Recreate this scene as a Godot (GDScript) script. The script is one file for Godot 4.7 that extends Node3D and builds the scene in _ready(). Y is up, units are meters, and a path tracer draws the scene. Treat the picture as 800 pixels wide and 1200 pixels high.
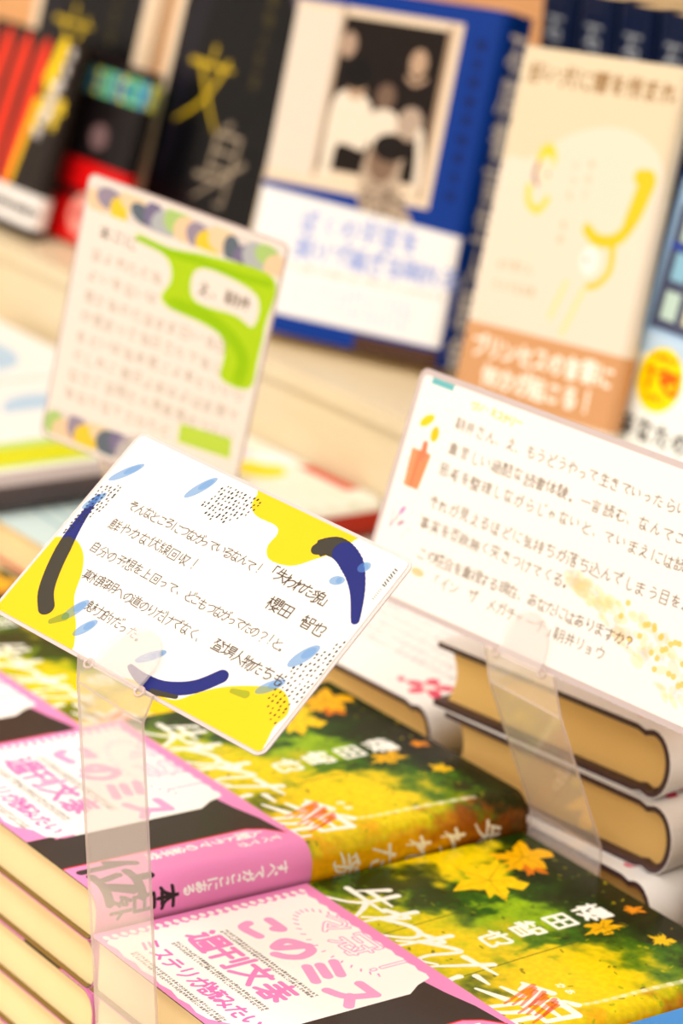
extends Node3D
# Bookshop display: stacked novels, hand-written cards on acrylic stands, face-out books behind.
# Lengths in the builders are millimetres (K turns them to metres); x runs along the shelf, -z into it.

const K := 0.001
const TABLE := -82.8
const RISER := 46.0
var rng := RandomNumberGenerator.new()
var counts := {}
var M := {}

# ---------------------------------------------------------------- hand-drawn strokes of the lettering, on a 16 x 16 grid
const GLYPHS := {
"あ":"24d3/715c6d/~b68b4e2c49a8d9dbbd8f","い":"~23284c6a/~b4d7da","う":"~52a3/~3877b7ca9d6f","え":"~62a3/~46b63f7a8ddf","お":"25b5/~727c5e2c59a8dbcd9e/b3d5",
"か":"~26c5ca9f7d/~72592e/c4e9","き":"34c3/36c6/~6297bb/~5b4e8fcf","く":"~b258be","け":"~22293f/65e5/~b2b98f","こ":"~44b4a6/~3b5ecd",
"さ":"25d4/~6186ba/~5a4d7fcf","し":"~525c8fcd","す":"14e4/~929b7c5a799b6f","せ":"16e5/~b2b99b/~525c7ece","そ":"~43b327d67a8ebf",
"た":"15a4/~622e/~98d8/~8b9ede","ち":"14d4/~6249a8dbaf6f","つ":"~26a4d7cb7e","て":"~14d4788bbe","と":"5278/~d4494b7ede",
"な":"14a4/~613b/b3e5/~a7ad7f4d6bacdf","に":"~22282e/84e4/~7b9ede","の":"~835c3b2774b4d9bd8f","は":"~22293e/65e5/~a2ad8f5d7bdf","へ":"~1864ed",
"ほ":"~22293e/63d3/67d7/~a3ad8f5d7bdf","ま":"24d3/27d7/~828c5f3d6bdf","み":"~23834d2c59ed/~c7bc9f","む":"14a4/~525b2a485b6ecddb/c3e6","め":"~335c/~a27a3d2867c6e9ce9f",
"も":"~626b7fceda/25b5/29b9","や":"~1895d6d9ab/7184/~425f","よ":"86d6/~828c5f3d5bdf","ら":"~52a4/~464ba8dabe6f","り":"~424a67/~b2c98f",
"ろ":"~33b339a8dabe6f","ゆ":"~32398474c9ad7b/~928b5f","る":"~33b339a8dabe7f5d9c","れ":"424f/~17652d/~4995b5abbeec","わ":"424f/~17652d/~4a97d7eabe9f","を":"24c4/~7149/~3a77989c/~d86b6ece","ん":"~822e67989bbeeb","ふ":"~72a3/~867a9e5f/~4b2e/~bbde",
"ワ":"3935d5/~d5cb6f","イ":"b12a/767f","ン":"2457/~2e9ce5","サ":"14e4/525a/~b2b98f","メ":"b22f/46dd","カ":"25d5cd9e/~715a2f","チ":"~b334/17e7/~838b5f","ヤ":"17d5b9/526f","ー":"18e8",
"リ":"424a/~b2ba7f","ヨ":"33c3ce/38c8/3ece","ウ":"8184/3935d5/~d5cb7f","フ":"24d4/~d4bb5f","セ":"18d5b9/525d7ede","ス":"33b3/~b38b2e/8ade","ミ":"42c5/47b9/3bce","テ":"44b4/18e8/~887d4f","ト":"525f/57cb","ラ":"43b3/26c6/~c6ac6f","マ":"24d4/d47b/59ae",
"鮮":"3114/3262/6245/15656b1b15/1868/353b/0f1d/2d3f/4d5f/6d7f/92a4/d1c3/85f5/89f9/8dfd/b5bf","伏":"3106/242f/55e5/~91974f/~97bbff/c1e3",
"線":"3115/1545/6218/1868/484f/1b0e/6b7e/c0b2/92e2e89892/95e5/b8bf/9aab7e/e9cb/cbfe","回":"22d2de2e22/66a6aa6a66","収":"232b4a/616f/73e3/~e3ba6f/~759bef",
"自":"8162/33c3cf3f33/37c7/3bcb","分":"6117/91e7/47b7/~776b2f/b7be9e","予":"33c386/5778/18e8cb/888e6f","想":"1363/3039/3317/3356/81e1e98981/84e4/87e7/2c1f/~5b6fbfbd/8a9c/dbfe",
"上":"717e/77c7/1ede","真":"13e3/7175/45b5bb4b45/47b7/49b9/1cec/6d3f/addf","相":"0464/313f/340a/346a/92e2ee9e92/96e6/9aea",
"解":"3114/3252/5244/15656f/151c0f/1868/1b6b/454b/82f2e8c8/~b2a684/a99b/9aea/8dfd/c9cf","明":"13535c1c13/1757/82e2eecf/828b6f/86e6/8aea",
"道":"6173/b1a3/44f4/66d6dc6c66/68d8/6ada/1223/16362b0d/~2b4eff","登":"226218/3446/92e8/c2b3/e4c5/58b8/4acacd4d4a/1fef","場":"0454/313c/0d5b/72e2e67672/74e4/68f8/~988b5d/8aeade",
"人":"~71692f/~77bbff","物":"2117/2565/0a69/414f/9267/85e5/~e5dfbf/a67c/c68f","魅":"4122/1363691913/1666/4339/~3a2d0f/~4a5fafad/6a8c/a3e3/96f6/c1cc/c69c/c6fb",
"力":"25d5cf9f/~716b2f","的":"4123/13636e1e13/1868/a186/95e5dfcf/a8bb","失":"5137/45c5/18e8/~818a2f/~88bbef",
"貌":"6214/2436/~54776f4f/5718/5a0c/b192/83e3e98983/86e6/~a99d7f/c9cefefc","櫻":"0454/212f/250a/254a/61a1a76761/63a3/65a5/c1f1f7c7c1/c3f3/c5f5/5bfb/~a87bdf/~d9bc6f",
"田":"22e2ee2e22/828e/28e8","智":"3114/2363/0767/~333709/4669/92e2e79792/39c9cf3f39/3ccc","也":"~16e3e9ca/717b/~434d6fefec",
"朝":"3035/0262/15555a1a15/1858/0c6c/3a3f/92e2eecf/929a7f/96e6/9aea","井":"25d5/19e9/~525b2f/a1af","生":"4126/34c4/38c8/717e/1ede","重":"b142/14e4/36c6ca3a36/38c8/717e/2cdc/1eee",
"苦":"13e3/5155/a1a5/17e7/757b/4bbbbf4f4b","過":"62c2c7/6267/95c5/57e7ed/575e/79b9bc7c79/1223/16362b0d/~2b4eff","酷":"0262/14646f1f14/3237/4247/1969/1c6c/a193/93e3/86f6/c1c6/99e9ef9f99",
"読":"2132/0454/1656/1858/1b5b5f1f1b/82f2/b1b5/95e5/7977f7f9/~a9ad7f/d9defefc","書":"33c3c7/15e5/37c7/19e9/717b/4bbbbf4f4b/4dbd","体":"3107/242f/55f5/a1af/~a57a5c/~a5cafc/7dcd",
"験":"1161/111a/3137/1464/1767/1a6a5f/0c0e/2c3e/4c4e/b186/b1f6/95d5/87e7ea8a87/b5ba/~ba9d7f/~bbceff","一":"18e8","言":"6172/14e4/37c7/3aca/4cbcbf4f4c",
"思":"21d1d82821/7178/25d5/2b1e/~5a5ebecc/799c/dafd","考":"34c4/7178/18e8/d12c/6aba/696cccbf8f","整":"1262/1464671714/3139/3709/3769/9175/83f3/~d3a97a/~94c7f9/2bdb/8b8f/4d4f/8dcd/1fef",
"理":"0363/0868/0d6c/333d/82e2e88882/85e5/b2be/8beb/7efe","見":"31c1c93931/34c4/36c6/~697c2f/~a9aedfed","気":"4126/34d4/47c7/29b9bdefec/5b9f/9b4f","持":"0555/313e1d/0b59/84e4/b1b7/77f7/7aea/c8cf9f/9bac",
"落":"12e2/5054/a0a4/0628/0a2b/0f3c/8559/75c57b/76db/7bcbcf7f7b","込":"1223/16362b0d/~2b4eff/6181/~81b6fb/~84775b","目":"31c1cf3f31/35c5/3aca","逸":"7155/62a285/55d5d95955/~796c4d/~b9bcecea/1223/16362b0d/~2b4eff",
"事":"13e3/44b4b74744/39c9cd/1bfb/3dcd/717f5e","実":"8082/2422e2e4/45b5/38c8/1aea/848a2f/8adf","容":"8082/2422e2e4/6447/94b7/8519/85e9/4bbbbf4f4b","赦":"1363/3137/0767/~272c0f/575f/1a0c/797b/a176/95f5/~e5ba7f/~96baff",
"無":"4125/34e4/18f8/1bfb/444b/747b/a4ab/d4db/2d1f/5d6f/9daf/cdef","突":"8082/2422e2e4/6446/94b6/18e8/~878a2f/~8abcef","機":"0454/212f/250a/254a/7164/8255/b194/c384/59f9/~a1beff/~797f5f/e1f3",
"会":"7116/71e6/46b6/29d9/693ebd/aadf","視":"3142/05550c/383f/3a5c/81e1e98981/84e4/86e6/~99ad7f/c9cefeec","現":"0353/0858/0d5c/333d/71e1e97971/74e4/76e6/~898c5f/b9bdeeec","在":"24e4/~71490b/494f/7aea/b6be/6eee",
"宇":"8082/2422e2e4/46b6/1aea/868f6e","宙":"8082/2422e2e4/36c6cf3f36/848f/3aca","孤":"116134/343e1e/0868/e173/~737a5f/a2ac/9ccb/ccdd/~d2c8ff","眠":"12525d1d12/1656/1959/83e3e78783/838ebc/8aea/~b7cbff",
"石":"13e3/~73591d/5acacf5f5a","原":"23e3/~232a0f/9473/65c5cb6b65/68c8/9b9f7f/6c4f/bcdf","好":"0565/~312a6f/~543b0f/82d2a5/a5ae8e/79f9","犬":"15e5/~71791f/~76aaef/b1d3",
"腰":"12525e4e/121b0f/1656/1a5a/72f2/74e4e87874/9298/c2c8/6bfb/~a88ddf/~dbae6f","悩":"313f/0608/5557/7284/a1a3/e2d4/868eded6/95ca/c599","葉":"12e2/5054/a0a4/16e6/4449/b4b9/7479/49b9/1bfb/7a7f/7b3f/7bcf",
"何":"3107/242f/54f4/67979c6c67/d4debe","起":"1363/3137/0767/373d/3a6a/~172d0f/~1b6fff/83d3d787/878cecea","文":"7173/14e4/~c38a1f/~449aef","身":"7152/43b3bf9f/434b/46b6/49b9/1bbb/e72f",
"冠":"1412e2e4/3676/1a8a/~4a3d1f/6a6e8eed/a7f7/d5dfbf/aabc","週":"62e2edcd/626a5d/85c5/a3a7/77d7/8acacc8c8a/1223/16362b0d/~2b4eff","刊":"1383/0888/434f/b3ba/e1efcf","春":"23d3/36c6/19e9/~717a1e/~98bbed/5cacaf5f5c",
"位":"3107/242f/a1a4/65f5/788c/d7bd/5efe","間":"111f/11616717/1464/91e1efcf/9197e7/94e4/59a9af5f59/5cac","金":"~7116/~71e6/47b7/1aea/777e/4b5d/cbad/1ede","字":"8082/2422e2e4/46b684/848f6e/1aea",
"塔":"0454/313c/0d5b/63f3/8185/d1d5/a468/a4f8/8aca/8bdbdf8f8b","本":"14e4/717f/~744a1c/~74aaec/4cbc","日":"31c1cf3f31/38c8","外":"4117/2464/~644b1f/3769/a1af/a7ea",
"3":"~34a2c58778ccbae3d","1":"5482/828f","5":"c343/4348/~48a7ccaf3e","！":"818b/8e8f","？":"~4472b3b68a8b/8e8f","。":"~2c4c4e2e2c","、":"2b4e","『":"c2828a","』":"767e3e","・":"7898"}
const VOICED := {"が":"か","ぎ":"き","ど":"と","だ":"た","で":"て","ば":"は","べ":"へ","ぼ":"ほ","ぶ":"ふ","ぐ":"く","じ":"し","ザ":"サ","ガ":"カ","ド":"ト"}
const SMALL := {"っ":"つ","ゃ":"や","ゅ":"ゆ","ょ":"よ","ャ":"ヤ","ョ":"ヨ"}
var strokes_cache := {}

func hexd(c: int) -> float:
	return float(c - 48 if c < 58 else c - 87)

func smooth(p: PackedVector2Array, closed := false, per := 5) -> PackedVector2Array:
	var out := PackedVector2Array()
	var n := p.size()
	for i in (n if closed else n - 1):
		var a := p[posmod(i - 1, n)] if closed else p[maxi(i - 1, 0)]
		var b := p[i]
		var c := p[(i + 1) % n]
		var d := p[(i + 2) % n] if closed else p[mini(i + 2, n - 1)]
		for k in per:
			out.append(b.cubic_interpolate(c, a, d, float(k) / per))
	if not closed:
		out.append(p[n - 1])
	return out

func strokes(ch: String) -> Array:
	if strokes_cache.has(ch):
		return strokes_cache[ch]
	var out := []
	if SMALL.has(ch):
		for s in strokes(SMALL[ch]):
			var t := PackedVector2Array()
			for p in s: t.append(p * 0.66 + Vector2(0.1, 0.32))
			out.append(t)
	elif VOICED.has(ch):
		out = strokes(VOICED[ch]).duplicate()
		out.append(PackedVector2Array([Vector2(0.76, 0.06), Vector2(0.82, 0.2)]))
		out.append(PackedVector2Array([Vector2(0.9, 0.0), Vector2(0.96, 0.14)]))
	elif ch == "プ":
		out = strokes("フ").duplicate()
		out.append(smooth(PackedVector2Array([Vector2(0.86, 0.05), Vector2(0.95, 0.12), Vector2(0.86, 0.2), Vector2(0.78, 0.12), Vector2(0.86, 0.05)])))
	elif GLYPHS.has(ch):
		for s in GLYPHS[ch].split("/"):
			var curved: bool = s.begins_with("~")
			var t: String = s.trim_prefix("~")
			var pts := PackedVector2Array()
			for i in t.length() / 2:
				pts.append(Vector2(hexd(t.unicode_at(i * 2)), hexd(t.unicode_at(i * 2 + 1))) / 15.0)
			out.append(smooth(pts) if curved and pts.size() > 2 else pts)
	strokes_cache[ch] = out
	return out

# ---------------------------------------------------------------- printed matter: small rasteriser, millimetres on the sheet
class Sheet:
	var img: Image
	var s: float
	func _init(w: float, h: float, ppm: float, col: Color):
		s = ppm
		img = Image.create(int(ceil(w * ppm)), int(ceil(h * ppm)), false, Image.FORMAT_RGB8)
		img.fill(col)
	func put(x: int, y: int, col: Color, a: float) -> void:
		if x >= 0 and y >= 0 and x < img.get_width() and y < img.get_height():
			img.set_pixel(x, y, img.get_pixel(x, y).lerp(col, a) if a < 1.0 else col)
	func line(p: Vector2, q: Vector2, w0: float, w1: float, col: Color, a := 1.0) -> void:
		p *= s
		q *= s
		var r0 := w0 * s * 0.5
		var r1 := w1 * s * 0.5
		var m := maxf(r0, r1) + 1.0
		var d := q - p
		var ll := maxf(d.length_squared(), 0.0001)
		for y in range(int(minf(p.y, q.y) - m), int(maxf(p.y, q.y) + m) + 1):
			for x in range(int(minf(p.x, q.x) - m), int(maxf(p.x, q.x) + m) + 1):
				var v := Vector2(x + 0.5, y + 0.5) - p
				var t := clampf(v.dot(d) / ll, 0.0, 1.0)
				var k := lerpf(r0, r1, t) - (v - d * t).length() + 0.5
				if k > 0.0:
					put(x, y, col, minf(k, 1.0) * a)
	func path(pts: PackedVector2Array, w: float, col: Color, taper := 1.0, a := 1.0) -> void:
		for i in pts.size() - 1:
			line(pts[i], pts[i + 1], w * lerpf(1.0, taper, float(i) / (pts.size() - 1)), w * lerpf(1.0, taper, float(i + 1) / (pts.size() - 1)), col, a)
	func poly(pts: PackedVector2Array, col: Color, a := 1.0) -> void:
		var lo := INF
		var hi := -INF
		for p in pts:
			lo = minf(lo, p.y * s)
			hi = maxf(hi, p.y * s)
		for y in range(maxi(int(lo), 0), mini(int(hi) + 1, img.get_height())):
			var yy := y + 0.5
			var xs := []
			for i in pts.size():
				var p := pts[i] * s
				var q := pts[(i + 1) % pts.size()] * s
				if (p.y <= yy) != (q.y <= yy):
					xs.append(p.x + (q.x - p.x) * (yy - p.y) / (q.y - p.y))
			xs.sort()
			for k in xs.size() / 2:
				var x0 := maxi(int(round(xs[k * 2])), 0)
				var x1 := mini(int(round(xs[k * 2 + 1])), img.get_width())
				if x1 > x0:
					if a >= 1.0:
						img.fill_rect(Rect2i(x0, y, x1 - x0, 1), col)
					else:
						for x in range(x0, x1): put(x, y, col, a)
	func box(x: float, y: float, w: float, h: float, col: Color) -> void:
		img.fill_rect(Rect2i(int(x * s), int(y * s), int(ceil(w * s)), int(ceil(h * s))), col)
	func oval(c: Vector2, r: Vector2, col: Color, a := 1.0, turn := 0.0) -> void:
		var p := PackedVector2Array()
		for i in 28:
			p.append(c + (Vector2(cos(TAU * i / 28), sin(TAU * i / 28)) * r).rotated(turn))
		poly(p, col, a)
	func speckle(noise: FastNoiseLite, amount: float) -> void:
		for y in img.get_height():
			for x in img.get_width():
				var k := noise.get_noise_2d(x, y) * amount
				var c := img.get_pixel(x, y)
				img.set_pixel(x, y, Color(c.r + k, c.g + k, c.b + k))

func v2(a: Array) -> PackedVector2Array:
	var p := PackedVector2Array()
	for i in a.size() / 2: p.append(Vector2(a[i * 2], a[i * 2 + 1]))
	return p

# letters: at = top left of the first letter; step = advance; ax / ay = the letter's own right and down
func write(c: Sheet, t: String, at: Vector2, size: float, step: Vector2, w: float, col: Color, loose := 0.0, ax := Vector2.RIGHT, ay := Vector2.DOWN, taper := 1.0) -> void:
	for i in t.length():
		if t[i] != " ":
			var o := at + step * i + Vector2(rng.randf_range(-loose, loose), rng.randf_range(-loose, loose)) * size
			var k := size * (1.0 + rng.randf_range(-loose, loose))
			for s in strokes(t[i]):
				var p := PackedVector2Array()
				for v in s: p.append(o + ax * v.x * k + ay * v.y * k)
				c.path(p, w, col, taper)

func scribble(c: Sheet, n: int, at: Vector2, size: float, step: Vector2, w: float, col: Color) -> void:
	var pool := "のにてをたはしいるなかとんもれさよりまこ言生日思見気本人"
	var t := ""
	for i in n: t += pool[rng.randi() % pool.length()]
	write(c, t, at, size, step, w, col, 0.08)

func printed(c: Sheet, rough := 0.35, coat := 0.0) -> StandardMaterial3D:
	var m := StandardMaterial3D.new()
	m.albedo_texture = ImageTexture.create_from_image(c.img)
	m.texture_repeat = false
	m.roughness = rough
	m.metallic_specular = 0.27
	if coat > 0.0:
		m.clearcoat_enabled = true
		m.clearcoat = coat
		m.clearcoat_roughness = 0.08
	return m

func plain(col: Color, rough := 0.6) -> StandardMaterial3D:
	var m := StandardMaterial3D.new()
	m.albedo_color = col
	m.roughness = rough
	return m

func noisy(a: Color, b: Color, scale: Vector3, rough := 0.7, freq := 0.05) -> StandardMaterial3D:
	var n := FastNoiseLite.new()
	n.seed = 5
	n.frequency = freq
	var t := NoiseTexture2D.new()
	t.width = 256
	t.height = 256
	t.seamless = true
	t.noise = n
	var g := Gradient.new()
	g.set_color(0, a)
	g.set_color(1, b)
	t.color_ramp = g
	var m := StandardMaterial3D.new()
	m.albedo_texture = t
	m.uv1_triplanar = true
	m.uv1_scale = scale
	m.roughness = rough
	return m

# ---------------------------------------------------------------- mesh helpers
func new_st() -> SurfaceTool:
	var st := SurfaceTool.new()
	st.begin(Mesh.PRIMITIVE_TRIANGLES)
	return st

func tri(st: SurfaceTool, p: Array, n: Array, uv: Array) -> void:
	var face: Vector3 = (p[2] - p[0]).cross(p[1] - p[0])
	var order := [0, 1, 2] if face.dot(n[0] + n[1] + n[2]) >= 0.0 else [0, 2, 1]
	for i in order:
		st.set_normal(n[i])
		st.set_uv(uv[i])
		st.add_vertex(p[i] * K)

func quad(st: SurfaceTool, p: Array, n: Array, uv: Array) -> void:
	tri(st, [p[0], p[1], p[2]], [n[0], n[1], n[2]], [uv[0], uv[1], uv[2]])
	tri(st, [p[0], p[2], p[3]], [n[0], n[2], n[3]], [uv[0], uv[2], uv[3]])

const UV0 := [Vector2.ZERO, Vector2.ZERO, Vector2.ZERO, Vector2.ZERO]

func flat_quad(st: SurfaceTool, a: Vector3, b: Vector3, c: Vector3, d: Vector3, n: Vector3) -> void:
	quad(st, [a, b, c, d], [n, n, n, n], UV0)

func box(st: SurfaceTool, a: Vector3, b: Vector3) -> void:
	var m := (a + b) * 0.5
	var h := (b - a) * 0.5
	for ax in 3:
		for s in [-1.0, 1.0]:
			var n := Vector3.ZERO
			n[ax] = s
			var u := Vector3.ZERO
			u[(ax + 1) % 3] = h[(ax + 1) % 3]
			var v := Vector3.ZERO
			v[(ax + 2) % 3] = h[(ax + 2) % 3]
			var c := m + n * h[ax]
			flat_quad(st, c - u - v, c + u - v, c + u + v, c - u + v, n)

# outline in x, y pulled along z; the front (z1) face carries the print when size is given
func prism(st: SurfaceTool, p: PackedVector2Array, z0: float, z1: float, size := Vector2.ZERO) -> void:
	var idx := Geometry2D.triangulate_polygon(p)
	for side in 2:
		var z := z1 if side else z0
		var n := Vector3(0, 0, 1 if side else -1)
		for i in idx.size() / 3:
			var q := []
			var uv := []
			for k in 3:
				var v := p[idx[i * 3 + k]]
				q.append(Vector3(v.x, v.y, z))
				uv.append(Vector2(v.x / size.x, 1.0 - v.y / size.y) if size != Vector2.ZERO else Vector2.ZERO)
			tri(st, q, [n, n, n], uv)
	var cw := Geometry2D.is_polygon_clockwise(p)
	for i in p.size():
		var a := p[i]
		var b := p[(i + 1) % p.size()]
		var t := (b - a).normalized()
		var n := Vector3(t.y, -t.x, 0) * (-1.0 if cw else 1.0)
		flat_quad(st, Vector3(a.x, a.y, z0), Vector3(b.x, b.y, z0), Vector3(b.x, b.y, z1), Vector3(a.x, a.y, z1), n)

func round_rect(w: float, h: float, r: float) -> PackedVector2Array:
	var p := PackedVector2Array()
	for c in [[w - r, h - r, 0], [r, h - r, 1], [r, r, 2], [w - r, r, 3]]:
		for k in 7:
			var t: float = (c[2] + k / 6.0) * PI / 2
			p.append(Vector2(c[0] + cos(t) * r, c[1] + sin(t) * r))
	return p

# profile of a cover that runs over the top (front cover), round the spine and back below; points and outward normals
func cover_profile(w: float, t: float, r: float, bulge: float, grow: float) -> Array:
	var p := PackedVector2Array()
	var n := PackedVector2Array()
	p.append(Vector2(0, t + grow))
	n.append(Vector2(0, 1))
	if bulge > 0.0:                                          # hardcover: hinge groove, then a round back
		for g in [[-11.0, 0.0], [-9.0, -0.5], [-7.0, -1.2], [-5.0, -0.5], [-3.0, 0.0]]:
			p.append(Vector2(w + g[0], t + grow + g[1]))
			n.append(Vector2(0, 1))
		for k in 13:
			var a := PI / 2 - PI * k / 12
			p.append(Vector2(w - 3.0 + cos(a) * (bulge + 3.0 + grow), t * 0.5 + sin(a) * (t * 0.5 + grow)))
			n.append(Vector2(cos(a), sin(a)))
		for g in [[-3.0, 0.0], [-5.0, 0.5], [-7.0, 1.2], [-9.0, 0.5], [-11.0, 0.0]]:
			p.append(Vector2(w + g[0], -grow + g[1]))
			n.append(Vector2(0, -1))
	else:
		for q in 2:
			var c := Vector2(w - r, t - r if q == 0 else r)
			for k in 7:
				var a := PI / 2 - PI / 2 * (q + k / 6.0)
				p.append(c + Vector2(cos(a), sin(a)) * (r + grow))
				n.append(Vector2(cos(a), sin(a)))
	p.append(Vector2(0, -grow))
	n.append(Vector2(0, -1))
	return [p, n]

# a sheet of thickness th whose outer face follows the profile, from z0 (tail) to z1 (head)
func sheet_mesh(prof: Array, th: float, z0: float, z1: float, print_w: float) -> ArrayMesh:
	var st := new_st()
	var p: PackedVector2Array = prof[0]
	var n: PackedVector2Array = prof[1]
	var len := 0.0
	for i in p.size() - 1:
		var step := p[i].distance_to(p[i + 1])
		var u0 := len / print_w
		len += step
		var u1 := len / print_w
		var a := Vector3(p[i].x, p[i].y, z0)
		var b := Vector3(p[i + 1].x, p[i + 1].y, z0)
		var na := Vector3(n[i].x, n[i].y, 0)
		var nb := Vector3(n[i + 1].x, n[i + 1].y, 0)
		var dz := Vector3(0, 0, z1 - z0)
		quad(st, [a, b, b + dz, a + dz], [na, nb, nb, na], [Vector2(u0, 1), Vector2(u1, 1), Vector2(u1, 0), Vector2(u0, 0)])
		var ia := a - na * th
		var ib := b - nb * th
		quad(st, [ia, ib, ib + dz, ia + dz], [-na, -nb, -nb, -na], [Vector2(u0, 1), Vector2(u1, 1), Vector2(u1, 0), Vector2(u0, 0)])
		for e in [Vector3.ZERO, dz]:
			var en := Vector3(0, 0, signf(z0 - z1)) * (1.0 if e == Vector3.ZERO else -1.0)
			quad(st, [a + e, b + e, ib + e, ia + e], [en, en, en, en], [Vector2(u0, 0.99), Vector2(u1, 0.99), Vector2(u1, 0.99), Vector2(u0, 0.99)])
	for i in [0, p.size() - 1]:
		var a := Vector3(p[i].x, p[i].y, z0)
		var b := a - Vector3(n[i].x, n[i].y, 0) * th
		var dz := Vector3(0, 0, z1 - z0)
		flat_quad(st, a, b, b + dz, a + dz, Vector3(-1, 0, 0))
	return st.commit()

# ---------------------------------------------------------------- things
func numbered(called: String) -> String:
	var k: int = counts.get(called, 0)
	counts[called] = k + 1
	return called if k == 0 else "%s_%03d" % [called, k]

func thing(called: String, label: String, category: String, at := Vector3.ZERO, group := "", kind := "") -> Node3D:
	var o := Node3D.new()
	o.name = numbered(called)
	add_child(o)
	o.position = at * K
	if label: o.set_meta("label", label)
	if category: o.set_meta("category", category)
	if group: o.set_meta("group", group)
	if kind: o.set_meta("kind", kind)
	return o

func part(called: String, mesh: Mesh, m: Material, parent: Node3D, label := "") -> MeshInstance3D:
	var o := MeshInstance3D.new()
	o.name = called
	o.mesh = mesh
	o.material_override = m
	parent.add_child(o, true)
	if label: o.set_meta("label", label)
	return o

func structure(called: String, a: Vector3, b: Vector3, m: Material) -> MeshInstance3D:
	var st := new_st()
	box(st, a, b)
	var o := MeshInstance3D.new()
	o.name = called
	o.mesh = st.commit()
	o.material_override = m
	add_child(o)
	o.set_meta("kind", "structure")
	return o

var mesh_cache := {}

func pages_mesh(w: float, t: float, h: float, inset: float, lift: float, rounded: float) -> ArrayMesh:
	var key := "pages %s %s %s %s %s %s" % [w, t, h, inset, lift, rounded]
	if not mesh_cache.has(key):
		var p := PackedVector2Array()
		var y0 := lift
		var y1 := t - lift
		if rounded > 0.0:
			for k in 9:                                      # hollow fore-edge
				var a := float(k) / 8
				p.append(Vector2(inset + sin(a * PI) * 3.5, lerpf(y0, y1, a)))
			for k in 11:                                     # round back
				var a := PI / 2 - PI * k / 10
				p.append(Vector2(w - 3.5 + cos(a) * (rounded + 1.0), (y0 + y1) * 0.5 + sin(a) * (y1 - y0) * 0.5))
		else:
			var rr := minf(7.5, t * 0.45)                     # back follows the rounded jacket
			p.append(Vector2(inset, y0))
			for q in 2:
				for k in 6:
					var a := -PI / 2 + PI / 2 * (q + k / 5.0)
					p.append(Vector2(w - 0.7 - rr, rr + y0 - 0.3 if q == 0 else y1 + 0.3 - rr) + Vector2(cos(a), sin(a)) * (rr - 0.3))
			p.append(Vector2(inset, y1))
		var st := new_st()
		prism(st, p, -(h - inset), -inset)
		mesh_cache[key] = st.commit()
	return mesh_cache[key]

# paperback: jacket, page block, optional band. Lies front up: x to the spine, -z to the head
func paperback(called: String, label: String, w: float, h: float, t: float, jacket: Material, group := "", band: Material = null, band_h := 0.0, cover_col: Material = null) -> Node3D:
	var o := thing(called, label, "book", Vector3.ZERO, group)
	var r := minf(7.5, t * 0.45)
	var key := "jacket %s %s %s" % [w, h, t]
	if not mesh_cache.has(key):
		mesh_cache[key] = sheet_mesh(cover_profile(w, t, r, 0, 0), 0.45, 0.0, -h, w + t)
	part("jacket", mesh_cache[key], jacket, o)
	part("page_block", pages_mesh(w, t, h, 2.2, 0.55, 0), M.pages, o)
	if band:
		key = "band %s %s %s" % [w, band_h, t]
		if not mesh_cache.has(key):
			mesh_cache[key] = sheet_mesh(cover_profile(w, t, r, 0, 0.3), 0.25, 0.15, -band_h, w + t)
		part("sales_band", mesh_cache[key], band, o)
	return o

func hardcover(called: String, label: String, w: float, h: float, t: float, jacket: Material, group: String) -> Node3D:
	var o := thing(called, label, "book", Vector3.ZERO, group)
	var key := "case %s %s %s" % [w, h, t]
	if not mesh_cache.has(key):
		mesh_cache[key] = sheet_mesh(cover_profile(w, t - 0.6, 0, 6.0, 0.0), 2.3, 0.0, -h, w + t)
		mesh_cache[key + "j"] = sheet_mesh(cover_profile(w, t - 0.6, 0, 6.0, 0.35), 0.3, 0.1, -h - 0.1, w + t)
	part("case", mesh_cache[key], M.plum, o, "plum brown cover boards").position.y = 0.3 * K
	part("jacket", mesh_cache[key + "j"], jacket, o).position.y = 0.3 * K
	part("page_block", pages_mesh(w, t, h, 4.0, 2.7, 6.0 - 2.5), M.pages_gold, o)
	return o

func tilt(yaw: float, lean: float, roll: float) -> Basis:
	return Basis(Vector3.UP, deg_to_rad(yaw)) * Basis(Vector3.RIGHT, deg_to_rad(lean)) * Basis(Vector3.BACK, deg_to_rad(roll))

func stand_up(o: Node3D, at: Vector3, yaw: float, lean: float, roll := 0.0) -> Node3D:
	o.transform = Transform3D(tilt(yaw, lean, roll) * Basis(Vector3.RIGHT, PI / 2), at * K)
	return o

func level(i: int, n: int) -> String:
	return "topmost" if i == n - 1 else "lowest" if i == 0 else ["second", "third", "fourth", "fifth"][n - 2 - i] + " from the top"

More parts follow.
